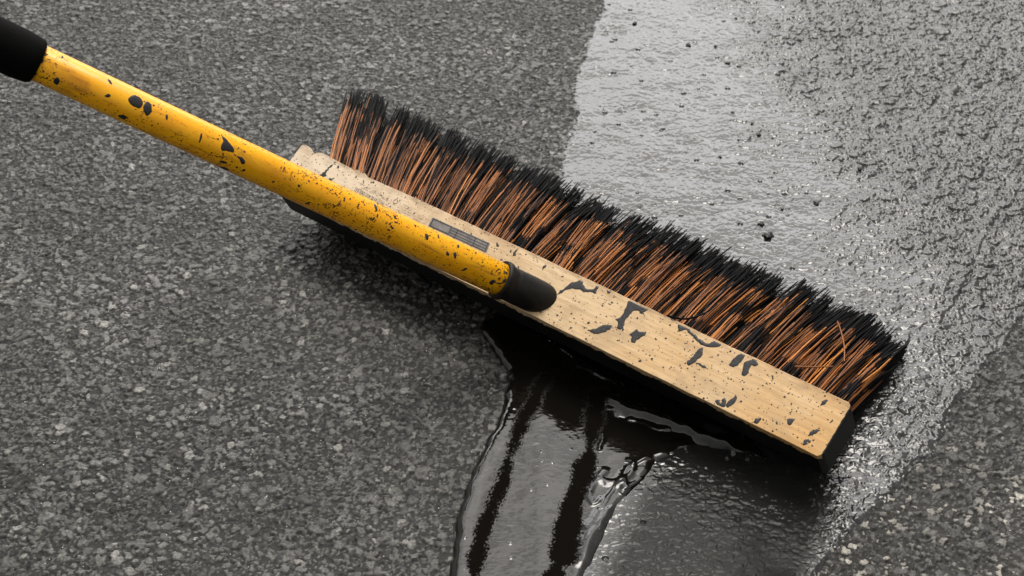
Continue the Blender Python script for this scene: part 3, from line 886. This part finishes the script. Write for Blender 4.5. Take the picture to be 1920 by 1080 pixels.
    tag(o, 'single loose brown fibre lying crosswise over the bristles near the right end of the broom', 'bristle')

# ---- pole, socket, grip
_d = ray(1006, 556)
P0 = CAM + _d * (((BO - CAM) @ Nn) / (_d @ Nn))                # where the pole meets the block
dep0 = (P0 - CAM) @ VW
_e = ray(72, 117.5); P1 = CAM + _e / FPX * (dep0 * 0.865)
POLE_LEN = float(np.linalg.norm(P1 - P0))
PD = (P1 - P0) / POLE_LEN
PS = np.cross(PD, VW); PS /= np.linalg.norm(PS)
PN = np.cross(PS, PD)                                          # towards/away from the camera
if PN @ VW > 0: PN, PS = -PN, -PS
R0 = 58 / 2 / FPX * dep0 * 1.06

def lathe(bm, prof, seg=40, mat=0):
    rings = []
    for r, z in prof:
        rings.append([bm.verts.new((r * math.cos(a), r * math.sin(a), z)) for a in np.arange(seg) * 2 * math.pi / seg])
    for a, b in zip(rings[:-1], rings[1:]):
        for i in range(seg):
            f = bm.faces.new((a[i], a[(i + 1) % seg], b[(i + 1) % seg], b[i])); f.smooth = True; f.material_index = mat
    f = bm.faces.new(rings[0][::-1]); f.material_index = mat
    f = bm.faces.new(rings[-1]); f.material_index = mat
    return rings

def on_pole(px, py, r):
    """point of the pole surface seen at a pixel, in pole coordinates"""
    d = ray(px, py); d = d / np.linalg.norm(d)
    X, Y, Z = PS, PN, PD
    o = CAM - P0
    ol = np.array([o @ X, o @ Y, o @ Z]); dl = np.array([d @ X, d @ Y, d @ Z])
    a = dl[0] ** 2 + dl[1] ** 2; b = 2 * (ol[0] * dl[0] + ol[1] * dl[1]); c = ol[0] ** 2 + ol[1] ** 2 - r * r
    disc = b * b - 4 * a * c
    if disc < 0: return None
    return ol + dl * ((-b - math.sqrt(disc)) / (2 * a))

POLE_SPLATS = []
def pz(scale, ox, oy, pts): POLE_SPLATS.append([(ox + a / scale, oy + b / scale) for a, b in pts])
p1 = (3, 0, 0)
pz(*p1, [(720, 560), (735, 538), (765, 535), (800, 560), (805, 590), (785, 610), (750, 600), (730, 582)])
pz(*p1, [(805, 620), (812, 580), (835, 570), (855, 600), (850, 635), (825, 655)])
pz(*p1, [(930, 648), (942, 643), (946, 668), (933, 675)])
pz(*p1, [(1238, 752), (1262, 770), (1290, 800), (1318, 840), (1310, 860), (1275, 850), (1245, 845), (1242, 815), (1255, 790)])
pz(*p1, [(1310, 858), (1335, 875), (1365, 885), (1382, 915), (1360, 925), (1345, 898), (1318, 875)])
pz(*p1, [(300, 450), (322, 432), (340, 455), (325, 478), (305, 470)]); pz(*p1, [(340, 322), (352, 312), (358, 320), (348, 332)])
pz(*p1, [(600, 440), (625, 455), (632, 478), (612, 465)]); pz(*p1, [(1230, 905), (1255, 902), (1282, 915), (1270, 922), (1240, 915)])
pz(*p1, [(1235, 935), (1275, 945), (1290, 960), (1250, 955)]); pz(*p1, [(1360, 955), (1378, 948), (1382, 960), (1366, 966)])
pz(*p1, [(1118, 790), (1130, 750), (1138, 748), (1136, 780), (1118, 815)]); pz(*p1, [(1025, 830), (1060, 835), (1085, 830), (1060, 842)])
pz(*p1, [(660, 650), (700, 645), (715, 665), (690, 672)]); pz(*p1, [(585, 540), (610, 525), (625, 540), (605, 550)])
p2_ = (6, 770, 380)
pz(*p2_, [(158, 355), (178, 345), (203, 372), (198, 418), (170, 418)]); pz(*p2_, [(298, 352), (318, 360), (322, 395), (303, 405)])
pz(*p2_, [(515, 480), (540, 468), (552, 490), (545, 515), (525, 505)]); pz(*p2_, [(480, 570), (505, 555), (520, 590), (508, 632), (485, 625)])
pz(*p2_, [(395, 560), (410, 540), (438, 580), (428, 600), (400, 590)]); pz(*p2_, [(185, 562), (220, 570), (265, 578), (300, 592), (260, 588), (210, 575)])
pz(*p2_, [(560, 765), (595, 740), (625, 728), (640, 745), (615, 765), (580, 770)]); pz(*p2_, [(720, 556), (738, 550), (742, 568), (725, 578)])
pz(*p2_, [(880, 895), (920, 865), (950, 870), (960, 895), (1000, 898), (1030, 890), (1042, 860), (1070, 855), (1075, 885), (1040, 912), (990, 922), (940, 905), (900, 925)])
pz(*p2_, [(1040, 772), (1070, 770), (1095, 790), (1085, 815), (1060, 795)]); pz(*p2_, [(1100, 815), (1120, 820), (1128, 850), (1110, 870), (1098, 845)])
pz(*p2_, [(1085, 940), (1110, 935), (1118, 955), (1098, 968)]); pz(*p2_, [(905, 765), (925, 758), (922, 782), (908, 785)]); pz(*p2_, [(615, 580), (632, 570), (636, 592), (620, 595)])
p3_ = (8, 620, 310)
pz(*p3_, [(643, 590), (660, 575), (690, 610), (708, 668), (682, 695), (660, 650)]); pz(*p3_, [(1250, 880), (1265, 885), (1290, 905), (1272, 940), (1258, 915)])
pz(*p3_, [(535, 720), (545, 690), (560, 690), (553, 722)])
p4_ = (6, 490, 240)
pz(*p4_, [(520, 590), (535, 580), (550, 605), (535, 615)]); pz(*p4_, [(400, 650), (420, 630), (440, 650), (425, 670)])
pz(*p4_, [(110, 605), (140, 592), (158, 605), (130, 622)]); pz(*p4_, [(485, 855), (515, 835), (555, 832), (545, 852), (505, 862)])

def pole_obj(name, bm, mats, labelled=None):
    me = bpy.data.meshes.new(name); bm.to_mesh(me); bm.free()
    o = link(name, me, mats, broom)
    place(o, P0, PS, PN, PD)
    if labelled: o['label'] = labelled
    return o

def build_pole():
    M = Mat('yellow_enamel')
    co = M.coord()
    lo = M.coord((1, 1, 0.35))
    c = M.mix(M.rngm(M.noise(lo, 60, 4, 0.6), 0.35, 0.7), (0.96, 0.46, 0.003), (0.84, 0.345, 0.002))
    # brown smears and scuffs
    sm = M.rngm(M.noise(M.coord((1, 1, 0.30)), 42, 5, 0.68, 0.5), 0.52, 0.68, 0, 0.6)
    tex = M.n("ShaderNodeTexCoord"); sep = M.n("ShaderNodeSeparateXYZ"); M.l(tex.outputs['Object'], sep.inputs[0])
    c = M.mix(sm, c, (0.23, 0.085, 0.010))
    sc = M.rngm(M.noise(M.coord((1, 1, 0.12)), 300, 3, 0.6), 0.60, 0.72, 0, 0.5)
    c = M.mix(sc, c, (0.20, 0.075, 0.010))
    def specks(scale, r, keep):
        d = M.vor(co, scale); k = M.vor(co, scale, out='Color')
        return M.math('MULTIPLY', M.rngm(d, r, r * 0.7), M.rngm(k, keep, keep + 0.02))
    sp = M.math('MAXIMUM', specks(300, 0.27, 0.60), M.math('MAXIMUM', specks(150, 0.17, 0.62), specks(560, 0.32, 0.6)))
    dens = M.math('ADD', M.noise(co, 18, 3), M.rngm(sep.outputs['Z'], 0.02, 0.45, 0.10, -0.06))
    sp = M.math('MULTIPLY', sp, M.rngm(dens, 0.36, 0.47))
    irr = M.rngm(M.noise(co, 230, 4, 0.6, 1.0), 0.585, 0.615)
    irr = M.math('MULTIPLY', irr, M.rngm(dens, 0.46, 0.56))
    tar = M.math('MAXIMUM', sp, irr)
    M.set(color=M.mix(tar, c, (0.020, 0.010, 0.007)), rough=M.mix(tar, (0.33,) * 3, (0.5,) * 3), spec=0.36)
    M.bump(M.math('ADD', M.math('MULTIPLY', M.noise(co, 500, 3), 0.4), tar), 0.25, 0.0004)
    bm = bmesh.new()
    lathe(bm, [(R0 * 0.9, 0.03), (R0, 0.031), (R0, 0.12), (R0, 0.30), (R0, POLE_LEN + 0.05), (R0 * 0.9, POLE_LEN + 0.051)], 56)
    # thinner inner tube beyond the grip
    lathe(bm, [(R0 * 0.5, POLE_LEN + 0.1), (R0 * 0.8, POLE_LEN + 0.101), (R0 * 0.8, POLE_LEN + 0.60), (R0 * 0.7, POLE_LEN + 0.605)], 40)
    bmesh.ops.recalc_face_normals(bm, faces=bm.faces[:])
    put = lambda u, v, h: ((R0 + h) * math.cos(u / R0), (R0 + h) * math.sin(u / R0), v)
    r2 = random.Random(8)
    for sp in POLE_SPLATS:
        p3 = [on_pole(x, y, R0) for x, y in smooth_poly(sp, 3)]
        p3 = [p for p in p3 if p is not None]
        if len(p3) < 6: continue
        ang = np.unwrap([math.atan2(p[1], p[0]) for p in p3])
        uv = np.column_stack([ang * R0, [p[2] for p in p3]])
        uv = uv + np.array([[r2.uniform(-1, 1), r2.uniform(-1, 1)] for _ in uv]) * 0.0002
        add_splat(bm, uv, put, 0.0003, 0.0010, 0.0005)
    for f in bm.faces:
        if f.material_index == 1:
            f.normal_update()
            c = f.calc_center_median()
            if f.normal.x * c.x + f.normal.y * c.y < 0: f.normal_flip()
    o = pole_obj('pole', bm, [M.m, TAR], 'yellow tube flecked with black sealer')
    # socket
    B = Mat('black_rubber')
    n = B.noise(B.coord((1, 1, 0.5)), 160, 4, 0.6)
    B.set(color=B.mix(B.rngm(n, 0.35, 0.7), (0.0055, 0.005, 0.0048), (0.013, 0.0105, 0.008)), rough=B.rngm(n, 0.3, 0.7, 0.42, 0.62), spec=0.22)
    B.bump(n, 0.5, 0.0008)
    bm = bmesh.new()
    Rs = R0 * 1.07
    SL = 0.041
    lathe(bm, [(0.002, -0.024), (Rs * 0.70, -0.021), (Rs * 0.90, -0.014), (Rs * 0.99, -0.003), (Rs, 0.008), (Rs, SL - 0.016), (Rs * 1.0, SL - 0.014),
               (Rs * 0.97, SL - 0.0125), (Rs * 1.0, SL - 0.011), (Rs * 1.03, SL - 0.008), (Rs * 1.12, SL - 0.006), (Rs * 1.15, SL - 0.003), (Rs * 1.10, SL), (R0 * 0.98, SL - 0.001)], 48)
    pole_obj('socket', bm, B.m, 'black ribbed socket gripping the foot of the pole')
    # grip
    G = Mat('black_foam')
    n = G.noise(G.coord(), 420, 4, 0.7)
    G.set(color=(0.002, 0.002, 0.002), rough=0.8, spec=0.08)
    G.bump(n, 0.4, 0.0008)
    bm = bmesh.new()
    Rg = R0 * 1.34
    z0 = POLE_LEN + 0.0
    lathe(bm, [(R0 * 0.95, z0), (Rg * 0.86, z0 + 0.0005), (Rg * 0.93, z0 + 0.003), (Rg * 0.97, z0 + 0.010), (Rg, z0 + 0.016), (Rg * 1.0, z0 + 0.05), (Rg * 1.02, z0 + 0.09), (Rg * 0.98, z0 + 0.16), (Rg * 0.8, z0 + 0.165)], 40)
    pole_obj('grip', bm, G.m, 'matt black sleeve on the upper pole')

# ------------------------------------------------------------------ crumbs stuck in the wet coat
def crumb(px, py, size, seed, mat):
    r = random.Random(seed)
    bm = bmesh.new()
    bmesh.ops.create_icosphere(bm, subdivisions=3, radius=1.0)
    sx, sy, sz = r.uniform(.8, 1.25), r.uniform(.7, 1.1), r.uniform(.4, .6)
    for v in bm.verts:
        p = v.co
        size_k = 0.60
        k = 1 + 0.8 * noise(np.array([p.x * 1.6 + seed]), np.array([p.y * 1.6 + p.z * 1.3]), seed)[0] + 0.22 * noise(np.array([p.x * 5 + p.z]), np.array([p.y * 5 - p.z]), seed)[0]
        v.co = Vector((p.x * sx, p.y * sy, p.z * sz)) * k * size * size_k
    for f in bm.faces: f.smooth = True
    me = bpy.data.meshes.new('grit_crumb'); bm.to_mesh(me); bm.free()
    o = link('grit_crumb', me, mat)
    g = at(px, py)
    o.location = (g[0], g[1], 0.0020 + size * 0.12)
    o.rotation_euler = (0, 0, r.uniform(0, 6.2))
    return o

TAR = tar_mat()
build_ground()
build_coat()
build_puddle()
build_head()
build_bristles()
build_pole()

CM = Mat('sealer_crumb')
_n = CM.noise(CM.coord(), 350, 3)
CM.set(color=CM.mix(_n, (0.008, 0.008, 0.008), (0.022, 0.02, 0.018)), rough=0.45)
CM.bump(_n, 0.6, 0.001)
o = crumb(1440, 446, 0.0085, 3, CM.m); tag(o, 'biggest black lump of grit stuck in the shiny wet coat above the bristles', 'grit')
o = crumb(1426, 424, 0.0058, 4, CM.m); tag(o, 'dark pebble just up and left of the biggest black lump in the wet coat', 'grit')
o = crumb(1422, 256, 0.0048, 5, CM.m); tag(o, 'round black speck alone in the middle of the bright wet coat', 'grit')
o = crumb(1530, 384, 0.0045, 6, CM.m); tag(o, 'small upright black crumb in the wet coat, right of the biggest lump', 'grit')
o = crumb(1190, 47, 0.0045, 7, CM.m); tag(o, 'black crumb in the wet coat nearest its upper left edge', 'grit')
for k, (px, py, sz) in enumerate([(1290, 87, .004), (1341, 90, .0035), (1364, 122, .004), (1386, 128, .0032), (1487, 62, .0038), (1503, 60, .0028), (1458, 143, .004), (1373, 215, .0038),
                                  (1410, 235, .003), (1350, 298, .0032), (1466, 395, .003), (1384, 266, .0026), (1448, 262, .0028), (1612, 320, .004), (1380, 38, .003)]):
    o = crumb(px, py, sz, 20 + k, CM.m)
    tag(o, 'tiny black grit speck scattered over the bright wet sealer coat', 'grit', 'tiny grit specks in the wet coat')
